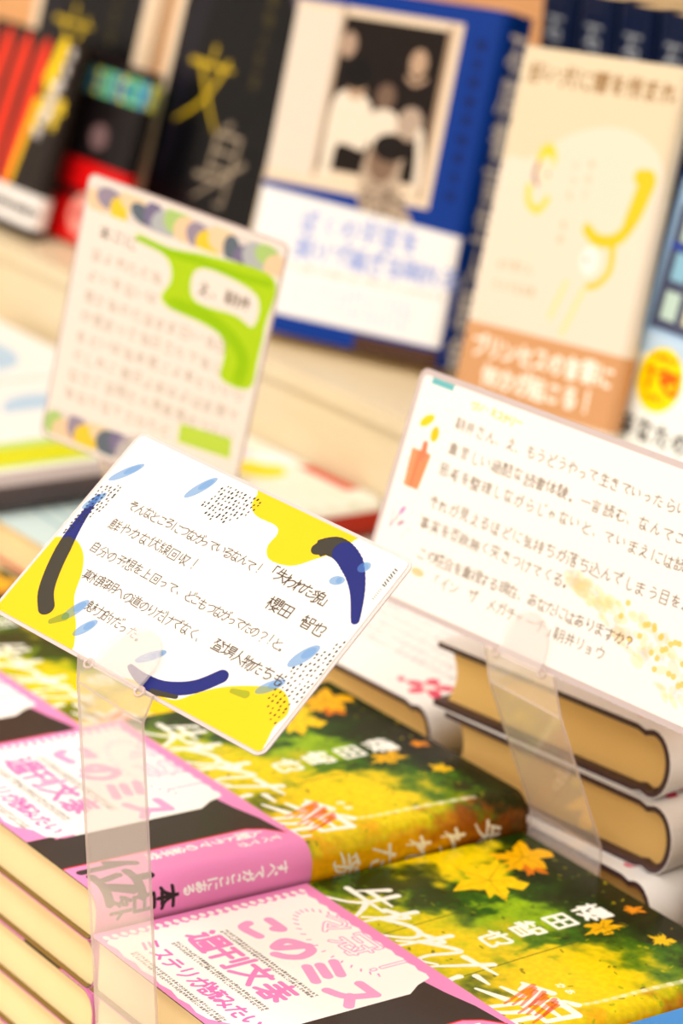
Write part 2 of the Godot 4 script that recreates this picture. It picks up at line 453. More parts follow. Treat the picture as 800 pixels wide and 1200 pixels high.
# ---------------------------------------------------------------- the printed designs
func novel_cover() -> Sheet:
	var w := 152.0
	var h := 188.0
	var lo := Sheet.new(w, h, 1.2, Color(0.36, 0.52, 0.06))
	var n := FastNoiseLite.new()
	n.seed = 11
	n.frequency = 0.045
	n.fractal_octaves = 4
	var spots := [   # x, down, radii, colour, strength : brush areas of the abstract painted cover
		[8, 42, 12, 24, Color(0.99, 0.84, 0.0), 1.9], [60, 82, 20, 22, Color(0.98, 0.86, 0.0), 1.9], [103, 62, 22, 30, Color(1.0, 0.85, 0.0), 2.6], [112, 92, 16, 12, Color(1.0, 0.84, 0.0), 1.9],
		[34, 92, 16, 10, Color(0.88, 0.85, 0.02), 1.4], [55, 55, 9, 26, Color(0.6, 0.75, 0.05), 1.0], [10, 74, 12, 15, Color(0.04, 0.15, 0.03), 2.2], [38, 62, 20, 9, Color(0.08, 0.27, 0.03), 1.4],
		[30, 8, 40, 12, Color(0.05, 0.13, 0.03), 1.8], [85, 6, 60, 13, Color(0.13, 0.12, 0.07), 2.0], [72, 24, 34, 13, Color(0.06, 0.19, 0.03), 1.7], [95, 94, 7, 8, Color(0.12, 0.25, 0.06), 1.6], [77, 45, 5, 22, Color(0.12, 0.36, 0.03), 1.6], [39, 44, 4, 34, Color(0.1, 0.32, 0.03), 1.5], [22, 60, 14, 8, Color(0.1, 0.16, 0.04), 1.5], [64, 12, 30, 12, Color(0.08, 0.1, 0.04), 1.6],
		[100, 24, 18, 12, Color(0.2, 0.45, 0.04), 1.1], [60, 140, 60, 40, Color(0.7, 0.7, 0.05), 1.0], [141, 90, 9, 60, Color(0.98, 0.7, 0.02), 3.0], [141, 20, 9, 22, Color(0.55, 0.26, 0.05), 3.0]]
	for y in lo.img.get_height():
		for x in lo.img.get_width():
			var p := Vector2(x, y) / 1.2
			p += Vector2(n.get_noise_2d(x, y), n.get_noise_2d(x + 400, y)) * 16.0
			var c := Color(0.26, 0.5, 0.05) * 0.25
			var sum := 0.25
			for s in spots:
				var d := Vector2((p.x - s[0]) / s[2], (p.y - s[1]) / s[3]).length_squared()
				if d < 6.0:
					var k: float = exp(-d * 1.6) * s[5] * 3.0
					c += s[4] * k
					sum += k
			lo.img.set_pixel(x, y, Color(c.r / sum, c.g / sum, c.b / sum))
	lo.img.resize(int(w * 6), int(h * 6), Image.INTERPOLATE_CUBIC)
	var c := lo
	c.s = 6.0
	for i in 260:                                            # loose dabs of paint
		var q := Vector2(rng.randf_range(0, 130), rng.randf_range(0, 100))
		var col: Color = [Color(0.96, 0.82, 0.02), Color(0.45, 0.58, 0.04), Color(0.13, 0.2, 0.05)][rng.randi() % 3]
		c.oval(q, Vector2(rng.randf_range(0.4, 1.6), rng.randf_range(0.3, 0.8)), col, 0.45, rng.randf_range(0, PI))
	maple(c, Vector2(28, 38), 19, 0.3, Color(0.98, 0.8, 0.0), true)
	maple(c, Vector2(27, 17), 8, 0.9, Color(0.85, 0.45, 0.05), false)
	maple(c, Vector2(78, 26), 9, 1.4, Color(0.93, 0.7, 0.02), true)
	maple(c, Vector2(96, 14), 6, 0.2, Color(0.93, 0.75, 0.05), false)
	maple(c, Vector2(72, 7), 5, 2.0, Color(0.9, 0.55, 0.1), false)
	maple(c, Vector2(18, 14), 15, 1.1, Color(0.95, 0.7, 0.0), true)
	for x in [43.0, 82.0]:                                   # painted ruled lines
		c.path(v2([x - 3, 0, x, 30, x + 1, 60, x + 3, 100]), 0.7, Color(0.16, 0.26, 0.05), 0.6, 0.8)
	c.path(smooth(v2([124, 20, 122, 45, 121, 65, 117, 80])), 3.0, Color(0.93, 0.93, 0.86), 0.5, 0.5)
	var white := Color(1, 1, 0.97)
	write_brush(c, "失われた", Vector2(8, 74), 26.0, Vector2(21.0, 0.4), 2.9, white)
	write_brush(c, "貌", Vector2(95, 70), 31.0, Vector2.ZERO, 3.3, white)
	for k in 9:
		c.line(Vector2(101 + k * 1.9, 76 + k % 3), Vector2(107 + k * 1.9, 93 - k % 4 * 2), 2.0, 1.0, Color(0.86, 0.22, 0.12), 0.5)
	write(c, "かお", Vector2(104, 66), 3.4, Vector2(5, 0), 0.5, white)
	write(c, "櫻田智也", Vector2(61, 16), 11.0, Vector2(0, 14.5), 1.6, white)
	write_brush(c, "失われた貌", Vector2(135.5, 12), 12.5, Vector2(0, 16.0), 1.5, Color(0.98, 0.96, 0.88))
	c.box(0, 185.5, 152, 2.5, Color(0.2, 0.17, 0.12))  # dark tail rim: shadow line below the cover edge put into the colour
	c.box(150.5, 0, 1.5, 188, Color(0.5, 0.4, 0.2))
	c.speckle(n, 0.06)
	return c

func write_brush(c: Sheet, t: String, at: Vector2, size: float, step: Vector2, w: float, col: Color) -> void:
	for i in t.length():
		var o := at + step * i
		for s in strokes(t[i]):
			var p := PackedVector2Array()
			for v in s: p.append(o + Vector2(v.x + (0.5 - v.y) * 0.12, v.y) * size)
			c.path(p, w, col, 0.45)

func maple(c: Sheet, at: Vector2, r: float, turn: float, col: Color, veins: bool) -> void:
	var p := PackedVector2Array()
	for i in 30:
		var a := TAU * i / 30
		var k := 0.5 + 0.5 * absf(cos(a * 2.5))
		if i % 2 == 1: k *= 0.8
		p.append(at + Vector2(cos(a), sin(a) * 0.8).rotated(turn) * r * k * rng.randf_range(0.72, 1.2))
	c.poly(p, col)
	if veins:
		for k in 5:
			c.line(at, at + Vector2(r * 0.8, 0).rotated(turn + TAU * k / 5), 0.4, 0.2, Color(0.45, 0.4, 0.02), 0.7)

func novel_band() -> Sheet:
	var w := 152.0
	var h := 89.0
	var pink := Color(0.95, 0.57, 0.81)
	var c := Sheet.new(w, h, 8, pink)
	var white := Color(1, 0.995, 0.985)
	var black := Color(0.17, 0.13, 0.13)
	var red := Color(0.9, 0.16, 0.14)
	var bar := v2([76, 16, 80, 9, 92, 7, 104, 4, 119, 2.5, 113, 8, 110, 14, 109.5, 89, 84, 89, 84, 24])
	c.poly(bar, black)
	c.path(v2([119, 2.5, 113, 8, 110, 14, 109.6, 89]), 0.8, red)
	var badge := PackedVector2Array()
	for i in 24: badge.append(Vector2(lerpf(6, 84, i / 24.0), 4.5 + (0.9 if i % 2 else 0.0)))
	for q in [[83, 12], [87, 18], [87, 76], [83, 81], [76, 82]]: badge.append(Vector2(q[0], q[1]))
	for i in 12: badge.append(Vector2(lerpf(70, 8, i / 11.0), 86.5 + (1.0 if i % 2 else 0.0)))
	for i in 40: badge.append(Vector2(5.5 + (1.7 if i % 2 else 0.0), lerpf(85, 6, i / 39.0)))
	c.poly(badge, white)
	for i in 24: c.oval(Vector2(4.4, 5 + i * 3.5), Vector2(1.5, 1.2), white)
	write(c, "このミス", Vector2(14, 24), 17, Vector2(18.5, 0.4), 3.8, Color(0.95, 0.64, 0.84))
	write(c, "3冠！", Vector2(23, 4.5), 14.5, Vector2(18, 0), 2.1, Color(0.95, 0.64, 0.84))
	write(c, "3冠！", Vector2(23, 4.5), 14.5, Vector2(18, 0), 0.95, white)
	for k in 26:                                             # laurel of small marks round the headline
		var a := PI * 0.15 + k * TAU / 36
		c.line(Vector2(46, 14) + Vector2(cos(a) * 27, sin(a) * 11), Vector2(46, 14) + Vector2(cos(a) * 29, sin(a) * 12.3), 0.7, 0.5, pink)
	write(c, "週刊文春", Vector2(16, 49), 13, Vector2(14, 0), 2.0, Color(0.94, 0.52, 0.78))
	write(c, "ミステリが読みたい！", Vector2(12, 71), 7.6, Vector2(7.8, 0), 1.15, Color(0.94, 0.45, 0.75))
	for l in [45.5, 47.3, 65.0, 66.8, 81.5, 83.3]:
		scribble(c, 36, Vector2(18, l), 1.3, Vector2(1.55, 0), 0.22, Color(0.4, 0.36, 0.36))
	write(c, "人間ドラマの金字塔", Vector2(112.2, 10), 5.0, Vector2(0, 5.4), 0.8, white)
	write(c, "すべてが", Vector2(119, 6), 4.0, Vector2(0, 4.6), 0.6, white)
	write(c, "位", Vector2(112, 63), 22, Vector2(0, 10), 3.6, black)
	write(c, "すべてがここにある", Vector2(133.5, 10), 4.6, Vector2(0, 4.9), 0.75, white)
	write(c, "本日外", Vector2(132.5, 56), 8.5, Vector2(0, 9.4), 1.4, black)
	return c

func front_card_print(w: float, h: float) -> Sheet:
	var c := Sheet.new(w, h, 9, Color(0.895, 0.885, 0.868))
	var yel := Color(0.935, 0.76, 0.0)
	var navy := Color(0.09, 0.12, 0.44)
	var mix := Color(0.22, 0.2, 0.16)
	var sky := Color(0.32, 0.52, 0.77)
	c.poly(smooth(v2([56.3, 1.5, 57.5, 6, 62, 8.5, 70.5, 8.6, 73.3, 11, 73.4, 16.5, 77.5, 20.3, 86, 18.9, 92, 13, 97, 7.3, 99.5, 1, 99.5, -4, 56.5, -4]), true), yel)
	c.poly(smooth(v2([60, 81, 66, 78.5, 76, 79, 83.5, 77.8, 88, 73, 95, 66.5, 104.9, 61, 113.3, 58, 119, 60.4, 121.5, 64.5, 120.5, 70, 122, 77, 121, 84, 90, 86, 64, 86]), true), yel)
	c.poly(smooth(v2([-4, 62, -2, 50, 2, 46.5, 7.5, 45, 14, 48, 19, 54, 23, 62.5, 28, 68, 33, 73, 37, 82, 20, 88, -5, 86]), true), yel)
	var a1 := smooth(v2([2.9, 27.2, 3.6, 36.6, 5.0, 45.6, 8.3, 57.2, 12.3, 66.0, 17, 71]))
	for i in a1.size() - 1:
		c.line(a1[i], a1[i + 1], lerpf(1.6, 6.0, minf(i / 12.0, 1.0)), lerpf(1.6, 6.0, minf((i + 1) / 12.0, 1.0)), mix if a1[i].y > 47.5 else navy)
	var a2 := smooth(v2([90, 9.6, 93.5, 6.6, 99.1, 6.6, 106, 10, 113, 16.5, 119.6, 26]))
	for i in a2.size() - 1:
		var k := float(i) / a2.size()
		c.line(a2[i], a2[i + 1], lerpf(4.5, 8.0, minf(k * 4, 1.0)) * (1.0 if k < 0.55 else lerpf(1.0, 0.3, (k - 0.55) / 0.45)), 7.0 * (1.0 if k < 0.55 else lerpf(1.0, 0.3, (k - 0.55) / 0.45)), mix if a2[i].x < 98.5 else navy)
	var a3 := smooth(v2([60.7, 75.2, 66, 76.6, 73, 77, 80, 74.8, 86.8, 70.4, 92, 63.6]))
	for i in a3.size() - 1:
		var k := float(i) / a3.size()
		c.line(a3[i], a3[i + 1], lerpf(2.0, 5.2, minf(k * 3, 1)), lerpf(2.0, 5.2, minf(k * 3, 1)), navy)
	c.line(Vector2(74, 79.2), Vector2(83, 76.8), 2.4, 1.6, mix)
	for b in [[2.5, 19.3, 9.0, 10.5, 3.4], [33.1, 12.7, 38.0, 3.5, 3.6], [1.3, 32.9, 4.5, 26.0, 3.2], [25.8, 70.9, 29.1, 63.0, 3.8], [34.0, 74.1, 37.4, 67.7, 3.6], [61.5, 72.0, 67.7, 65.7, 3.4], [102.5, 17.3, 105.7, 15.7, 3.4], [108.5, 9.4, 110.1, 7, 3.6], [110.4, 49, 114.5, 40.3, 4.4], [107.0, 62.0, 112.2, 55.6, 3.8]]:
		var mid := Vector2(b[0] + b[2], b[1] + b[3]) * 0.5
		var run := Vector2(b[2] - b[0], b[3] - b[1])
		c.oval(mid, Vector2(run.length() * 0.55 + 0.8, b[4] * 0.52), sky, 0.62, run.angle())
		c.oval(mid + run * 0.2, Vector2(run.length() * 0.3, b[4] * 0.36), sky, 0.4, run.angle())
	c.line(Vector2(25.8, 70.9), Vector2(22.5, 74.5), 3.4, 2.2, Color(0.35, 0.5, 0.2), 0.6)
	c.line(Vector2(104, 65), Vector2(99, 66), 3.0, 2.0, Color(0.4, 0.55, 0.15), 0.6)
	for a in [[[43, 3, 60, 3, 59, 10, 55, 15, 47, 17, 40, 14], 1.7], [[110, 52, 122, 32, 122, 56, 120, 70, 113, 66, 111, 60], 1.9], [[1, 24, 8, 19, 9, 28, 5, 40, 1, 48], 1.6]]:
		var poly := v2(a[0])
		var y := 0.0
		while y < h:
			var x := 0.0
			while x < w:
				var q := Vector2(x + rng.randf_range(-0.35, 0.35), y + rng.randf_range(-0.35, 0.35))
				if Geometry2D.is_point_in_polygon(q, poly):
					c.oval(q, Vector2(0.28, 0.5) * rng.randf_range(0.8, 1.25), Color(0.12, 0.11, 0.12), 1.0, 0.3)
				x += a[1]
			y += a[1]
	var ink := Color(0.3, 0.24, 0.19)
	write(c, "そんなところにつながっているなんて！", Vector2(16, 22.5), 4.1, Vector2(3.42, 0), 0.29, ink, 0.06)
	write(c, "鮮やかな伏線回収！", Vector2(15, 31.2), 4.4, Vector2(4.6, 0), 0.29, ink, 0.05)
	write(c, "自分の予想を上回って、", Vector2(14.6, 42), 4.2, Vector2(4.1, 0), 0.29, ink, 0.05)
	write(c, "どこもつながってたの？！と。", Vector2(59, 42.2), 4.1, Vector2(3.35, 0.05), 0.29, ink, 0.05)
	write(c, "真相解明への道のりだけでなく、", Vector2(20, 51.6), 4.3, Vector2(3.85, 0.1), 0.29, ink, 0.05)
	write(c, "登場人物たちも", Vector2(81, 52.2), 4.7, Vector2(4.5, 0.1), 0.4, ink, 0.05)
	write(c, "魅力的だった。", Vector2(30, 61), 4.3, Vector2(4.1, 0.25), 0.29, ink, 0.05)
	write(c, "『失われた貌』", Vector2(79, 20.6), 4.9, Vector2(4.1, 0.25), 0.42, ink, 0.04)
	write(c, "櫻田 智也", Vector2(88, 30.6), 5.0, Vector2(5.0, 0.3), 0.42, ink, 0.04)
	for i in 7: c.line(Vector2(119.3, 4.2 + i * 1.1), Vector2(120.4, 4.4 + i * 1.1 + 0.2 * (i % 3)), 0.45, 0.4, Color(0.25, 0.25, 0.25))
	for i in 6: c.line(Vector2(119.4, 12.6 + i * 0.8), Vector2(120.2, 12.7 + i * 0.8), 0.22, 0.22, Color(0.45, 0.45, 0.45))
	return c

func left_card_print(w: float, h: float) -> Sheet:
	var c := Sheet.new(w, h, 6, Color(0.96, 0.93, 0.9))
	var pal := [Color(0.96, 0.83, 0.68), Color(0.5, 0.47, 0.6), Color(0.97, 0.83, 0.25), Color(0.7, 0.83, 0.5), Color(0.4, 0.45, 0.5), Color(0.62, 0.58, 0.66), Color(0.72, 0.74, 0.76), Color(0.95, 0.85, 0.7)]
	for yy in [2.0, 111.0]:
		c.box(2, yy, w - 4, 12.5, Color(0.9, 0.87, 0.85))
		for i in 17:
			c.oval(Vector2(5 + i * 5.6, yy + 6 + rng.randf_range(-4, 4)), Vector2(6.4, rng.randf_range(4, 7)), pal[(i * 5 + (3 if yy > 50 else 0)) % pal.size()], 1.0, rng.randf() * 2)
		c.box(0, yy - 8, w, 8, Color(0.96, 0.93, 0.9))
		c.box(0, yy + 12.5, w, 6, Color(0.96, 0.93, 0.9))
	var green := Color(0.71, 0.86, 0.12)
	c.poly(smooth(v2([27, 19.3, 44, 19, 64, 16, 94, 15.5, 95, 37, 95, 53, 94, 68, 80, 68.5, 79, 58, 76, 50, 66, 47, 50, 45.8, 44, 42, 47, 33, 43, 24]), true), green)
	c.path(smooth(v2([28, 19.6, 46, 21, 60, 20, 78, 20, 93, 19])), 3.5, Color(0.6, 0.8, 0.05), 1.0, 0.6)
	c.path(smooth(v2([50, 43, 66, 43, 80, 48, 88, 56, 88, 66])), 6, Color(0.6, 0.8, 0.05), 1.0, 0.5)
	c.poly(smooth(v2([57, 26, 66, 22, 88, 26, 89.5, 40, 80, 38, 60, 38]), true), Color(0.96, 0.93, 0.9))
	c.poly(v2([65.5, 95.5, 91, 93.5, 92, 103, 66, 104.5]), Color(0.76, 0.88, 0.3))
	var ink := Color(0.36, 0.27, 0.22)
	write(c, "え、朝井", Vector2(60, 28), 6, Vector2(6.8, 0), 0.6, ink, 0.05)
	scribble(c, 3, Vector2(9, 20), 6, Vector2(6.5, 0), 0.5, ink)
	for l in [[7, 31, 6], [7, 41, 6], [7, 51, 12], [7, 60.5, 12], [7, 70, 14], [7, 79.5, 14], [7, 89, 14], [7, 98.5, 9]]:
		scribble(c, l[2], Vector2(l[0], l[1]), 5.6, Vector2(6.1, 0), 0.3, Color(0.62, 0.53, 0.46))
	return c

func right_card_print(w: float, h: float) -> Sheet:
	var c := Sheet.new(w, h, 6.5, Color(0.975, 0.95, 0.925))
	c.box(4.5, 0, 12, 2.6, Color(0.42, 0.72, 0.74))
	for i in 8:                                              # small painted jug, fruit and sprig stickers
		c.line(Vector2(5.6 + i * 1.2, 30), Vector2(6.4 + i * 0.9, 43.5), 1.9, 1.6, Color(0.94, 0.6, 0.42).lerp(Color(0.85, 0.4, 0.25), rng.randf() * 0.6))
	c.line(Vector2(10.6, 26), Vector2(11, 31), 2.6, 3.4, Color(0.9, 0.5, 0.35))
	c.oval(Vector2(8, 17), Vector2(4.0, 2.0), Color(0.96, 0.8, 0.15), 1.0, -0.7)
	c.oval(Vector2(13.8, 21), Vector2(2.1, 3.2), Color(0.95, 0.76, 0.12))
	c.path(smooth(v2([5, 62, 7, 58, 9, 53])), 0.5, Color(0.6, 0.45, 0.6))
	c.oval(Vector2(9, 54), Vector2(0.9, 2.2), Color(0.75, 0.5, 0.75), 1.0, 0.5)
	c.oval(Vector2(10, 59), Vector2(0.8, 2.0), Color(0.7, 0.5, 0.65), 1.0, 0.9)
	c.path(v2([5, 62, 4.5, 55]), 0.5, Color(0.75, 0.6, 0.7))
	for i in 30: c.oval(Vector2(rng.randf_range(3, 19), rng.randf_range(8, 66)), Vector2(0.3, 0.3), Color(0.8, 0.68, 0.62))
	c.oval(Vector2(25.5, 74.5), Vector2(3.5, 1.6), Color(0.9, 0.74, 0.5), 0.8)
	for i in 150:                                            # soft sprays of gold and grey-blue flowers along the lower right
		var t := rng.randf()
		var q := Vector2(lerpf(96, 170, t), lerpf(52, 74, t) + rng.randf_range(-1, 1) * lerpf(1.5, 13, t))
		var col: Color = [Color(0.95, 0.8, 0.5), Color(0.88, 0.76, 0.58), Color(0.78, 0.8, 0.85), Color(0.95, 0.9, 0.82), Color(0.96, 0.84, 0.55)][rng.randi() % 5]
		c.oval(q, Vector2(rng.randf_range(1.2, 4.2), rng.randf_range(0.8, 2.4)), col, 0.3, rng.randf_range(-0.3, 0.9))
	for i in 26:
		var t := rng.randf()
		c.oval(Vector2(lerpf(124, 170, t), lerpf(56, 74, t) + rng.randf_range(-8, 8)), Vector2(1.2, 1.2), Color(0.95, 0.76, 0.35), 0.8)
	write(c, "ワン・ミステリー", Vector2(27, 2.6), 3.4, Vector2(3.4, 0.1), 0.8, Color(0.97, 0.82, 0.55), 0.1)
	var ink := Color(0.34, 0.27, 0.19)
	var rows := [["朝井さん、え、もうどうやって生きていったらいいのかわから", 22.5, 11.2, 5.3], ["重苦しい過酷な読書体験。一言読む、なんてことない顔で", 22.8, 21.2, 5.7], ["思考を整理しながらじゃないと、ていまえには読めない本", 21.0, 30.4, 5.7], ["それが見えるほどに気持ちが落ち込んでしまう目を逸らす", 20.5, 43.6, 5.6]]
	rows.append_array([["事実を容赦無く突きつけてくる。", 19.5, 52.6, 5.4], ["この機会を重視する現在、あなたにはありますか？", 22.5, 64.0, 4.85], ["『イン ザ メガチャーチ』朝井リョウ", 33, 72.0, 5.0]])
	for r in rows:
		write(c, r[0], Vector2(r[1], r[2]), 5.0, Vector2(r[3], 0), 0.33, ink, 0.06)
	return c

func blue_cover() -> Sheet:
	var c := Sheet.new(163, 188, 4, Color(0.0, 0.2, 0.55))
	var cream := Color(0.9, 0.82, 0.72)
	var dark := Color(0.1, 0.06, 0.05)
	c.box(0, 10, 105, 98, cream)                             # monochrome photograph of people at a window
	c.box(0, 14, 29, 88, Color(0.88, 0.83, 0.77))
	c.box(29, 10, 3.5, 92, Color(0.74, 0.65, 0.56))
	c.box(32, 15, 66, 82, dark)
	c.box(96.5, 12, 3, 92, Color(0.66, 0.55, 0.45))
	var skin := Color(0.72, 0.6, 0.5)
	var shirt := Color(0.9, 0.85, 0.78)
	c.poly(smooth(v2([34, 60, 46, 54, 58, 60, 60, 80, 57, 84, 42, 83, 40, 99, 34, 99]), true), shirt)
	c.oval(Vector2(47, 52), Vector2(6, 6), skin)
	c.oval(Vector2(46, 44), Vector2(10, 9), Color(0.06, 0.04, 0.04))
	c.oval(Vector2(37, 30), Vector2(5, 7), Color(0.68, 0.58, 0.5))
	c.poly(smooth(v2([58, 66, 66, 60, 76, 64, 78, 78, 66, 82, 60, 78]), true), shirt)
	c.oval(Vector2(66, 54), Vector2(6, 7), Color(0.45, 0.36, 0.3))
	c.oval(Vector2(82, 34), Vector2(5.5, 7.5), skin)
	c.path(smooth(v2([77, 42, 82, 45, 88, 42])), 2.5, skin)
	c.oval(Vector2(84, 66), Vector2(8, 9), Color(0.7, 0.62, 0.55))
	c.path(smooth(v2([91, 70, 94, 84, 95, 97])), 5, shirt)
	c.poly(smooth(v2([62, 82, 74, 72, 84, 76, 84, 94, 88, 106, 96, 118, 68, 118, 60, 104]), true), Color(0.72, 0.64, 0.56))
	c.oval(Vector2(72, 88), Vector2(9, 11), Color(0.5, 0.4, 0.33))
	c.oval(Vector2(75, 80), Vector2(11, 7.5), Color(0.1, 0.07, 0.06))
	for i in 90: c.oval(Vector2(rng.randf_range(62, 90), rng.randf_range(100, 117)), Vector2(1, 0.7), Color(0.3, 0.24, 0.2), 0.8)
	c.poly(v2([0, 112, 128, 119, 128, 178, 0, 178]), Color(0.95, 0.945, 0.945))
	var lav := Color(0.62, 0.68, 0.88)
	write(c, "ぼくの宇宙を", Vector2(28, 120), 12, Vector2(12.8, 0), 1.9, lav)
	write(c, "孤りで過ぎる眠れる", Vector2(28, 135), 11.5, Vector2(11.6, 0), 1.9, lav)
	scribble(c, 28, Vector2(14, 150), 3, Vector2(4, 0), 0.5, Color(0.72, 0.68, 0.6))
	for r in 3: scribble(c, 18, Vector2(30, 158 + r * 5.5), 3.6, Vector2(4.4, 0), 0.5, Color(0.74, 0.78, 0.88))
	c.box(76, 180, 52, 8, Color(0.3, 0.2, 0.16))  # shade of the gap under the book, painted onto the cover
	for i in 9: write(c, "無言思書見物実生何"[i], Vector2(114, 16 + i * 10), 6, Vector2.ZERO, 0.9, Color(0.04, 0.1, 0.32))
	write(c, "石原書言生人思会", Vector2(134, 8), 20, Vector2(0, 23), 2.8, Color(0.97, 0.97, 0.97))
	return c

func tan_cover() -> Sheet:
	var c := Sheet.new(118, 173, 4, Color(0.92, 0.86, 0.77))
	var ink := Color(0.6, 0.46, 0.3)
	c.box(0, 0, 118, 60, Color(0.89, 0.82, 0.705))
	c.poly(smooth(v2([-4, 66, 20, 52, 48, 36, 80, 32, 104, 44, 110, 70, 122, 90, 122, 180, -4, 180]), true), Color(0.915, 0.86, 0.785))
	write(c, "好い犬に腰を悩まれ", Vector2(6, 7), 9.6, Vector2(11, 0), 1.3, ink)
	c.oval(Vector2(30, 52), Vector2(6.5, 8), Color(0.93, 0.82, 0.25))
	c.oval(Vector2(31, 57), Vector2(5, 7), Color(0.96, 0.86, 0.76))
	c.path(smooth(v2([25, 54, 24, 60, 27, 64])), 2.2, Color(0.6, 0.48, 0.46))
	c.oval(Vector2(33, 58.5), Vector2(1, 0.8), Color(0.4, 0.3, 0.3))
	c.path(smooth(v2([22, 66, 24, 73, 31, 76, 36, 70])), 3.6, Color(0.92, 0.82, 0.25))
	write(c, "いつも 気持", Vector2(48, 50), 4, Vector2(0, 7), 0.6, Color(0.85, 0.74, 0.62))
	write(c, "本のこ", Vector2(58, 48), 4, Vector2(0, 7), 0.6, Color(0.85, 0.74, 0.62))
	var yel := Color(0.96, 0.78, 0.16)
	c.path(smooth(v2([92, 52, 99, 52, 98, 60, 94, 72, 86, 82, 74, 84, 66, 80])), 7, yel, 0.8)
	c.path(smooth(v2([96, 58, 92, 72, 90, 80])), 9, yel, 0.5)
	c.path(smooth(v2([84, 82, 86, 96, 80, 104, 74, 106])), 4, yel, 0.7)
	c.oval(Vector2(72, 94), Vector2(6, 7), Color(0.97, 0.93, 0.9))
	c.oval(Vector2(70, 94), Vector2(1.2, 0.8), Color(0.5, 0.4, 0.35))
	c.path(v2([60, 106, 54, 124]), 2, Color(0.95, 0.86, 0.5))
	c.path(v2([72, 108, 64, 130]), 2, Color(0.95, 0.86, 0.5))
	scribble(c, 5, Vector2(12, 102), 4, Vector2(5, 0), 0.5, Color(0.72, 0.68, 0.55))
	scribble(c, 6, Vector2(12, 112), 4, Vector2(5, 0), 0.5, Color(0.72, 0.68, 0.55))
	c.box(0, 134, 118, 34, Color(0.82, 0.61, 0.42))
	for i in 40: c.oval(Vector2(i * 3, 168), Vector2(1.5, 1.2), Color(0.82, 0.61, 0.42))
	write(c, "プリンセスの言葉に", Vector2(6, 139), 10, Vector2(10.8, 0), 1.8, Color(1, 0.96, 0.9))
	write(c, "何かが起こる！", Vector2(18, 152.5), 10, Vector2(11, 0), 1.8, Color(1, 0.96, 0.9))
	return c

func bunshin_cover() -> Sheet:
	var c := Sheet.new(154, 194, 3.5, Color(0.93, 0.85, 0.74))
	c.box(9, 9, 118, 176, Color(0.03, 0.03, 0.045))
	c.poly(smooth(v2([15, 60, 22, 20, 40, 12, 34, 60, 30, 120, 20, 150]), true), Color(0.1, 0.09, 0.13))
	write_brush(c, "文", Vector2(25, 62), 50, Vector2.ZERO, 4.2, Color(0.78, 0.66, 0.12))
	write_brush(c, "身", Vector2(58, 102), 50, Vector2.ZERO, 3.2, Color(0.62, 0.56, 0.48))
	c.poly(v2([104, 9, 127, 9, 127, 60, 122, 34]), Color(0.42, 0.38, 0.46))
	write(c, "書物人生言", Vector2(92, 24), 9, Vector2(0, 12), 1.0, Color(0.3, 0.26, 0.1))
	return c

func flames_cover() -> Sheet:
	var c := Sheet.new(115, 122, 4, Color(0.13, 0.1, 0.09))
	var red := Color(0.92, 0.2, 0.09)
	for x in [14.0, 36.0, 58.0, -8.0]:
		c.poly(smooth(v2([x + 2, 14, x + 9, 3, x + 14, 14, x + 11, 40, x + 7, 92, x - 5, 92, x - 2, 50]), true), red)
	write(c, "事実の力に", Vector2(80, 4), 9.5, Vector2(-1.6, 11), 2.6, Color(0.98, 0.83, 0.05))
	c.path(v2([86, 3, 78, 26]), 9, Color(0.98, 0.83, 0.05))
	c.path(v2([73, 42, 64, 92]), 7, Color(0.95, 0.76, 0.05), 0.8)
	write(c, "本気物の書", Vector2(93, 4), 7, Vector2(-2.2, 9.5), 1.3, Color(0.9, 0.87, 0.85))
	write(c, "真相解明", Vector2(84, 26), 8, Vector2(-2.4, 9.5), 1.3, Color(0.9, 0.87, 0.85))
	write(c, "思考", Vector2(93, 36), 9, Vector2(-2.4, 9.5), 1.8, Color(0.93, 0.8, 0.2))
	c.box(0, 96, 115, 20, Color(0.95, 0.93, 0.92))
	for i in 14: write(c, "事実真相生言物見思考書体験力"[i], Vector2(4 + i * 7.2, 103), 6.5, Vector2.ZERO, 1.1, Color(0.2, 0.18, 0.18))
	return c

func red_cover() -> Sheet:
	var c := Sheet.new(116, 112, 3, Color(0.08, 0.06, 0.07))
	for i in 16: c.box(i * 7.5, 6, 6.2, 16, [Color(0.55, 0.83, 0.5), Color(0.25, 0.6, 0.75), Color(0.85, 0.87, 0.35), Color(0.3, 0.75, 0.65)][i % 4])
	write(c, "言葉の本日見書生人", Vector2(4, 9), 10, Vector2(12, 0), 1.3, Color(0.1, 0.35, 0.6))
	c.oval(Vector2(66, 46), Vector2(10, 8), Color(0.45, 0.35, 0.36))
	c.box(0, 62, 120, 18, Color(0.85, 0.05, 0.06))
	c.box(0, 86, 120, 26, Color(0.88, 0.06, 0.07))
	c.oval(Vector2(70, 94), Vector2(15, 13), Color(0.93, 0.6, 0.55))
	write(c, "あの人", Vector2(60, 90), 7, Vector2(7, 0), 1.0, Color(0.75, 0.1, 0.1))
	return c

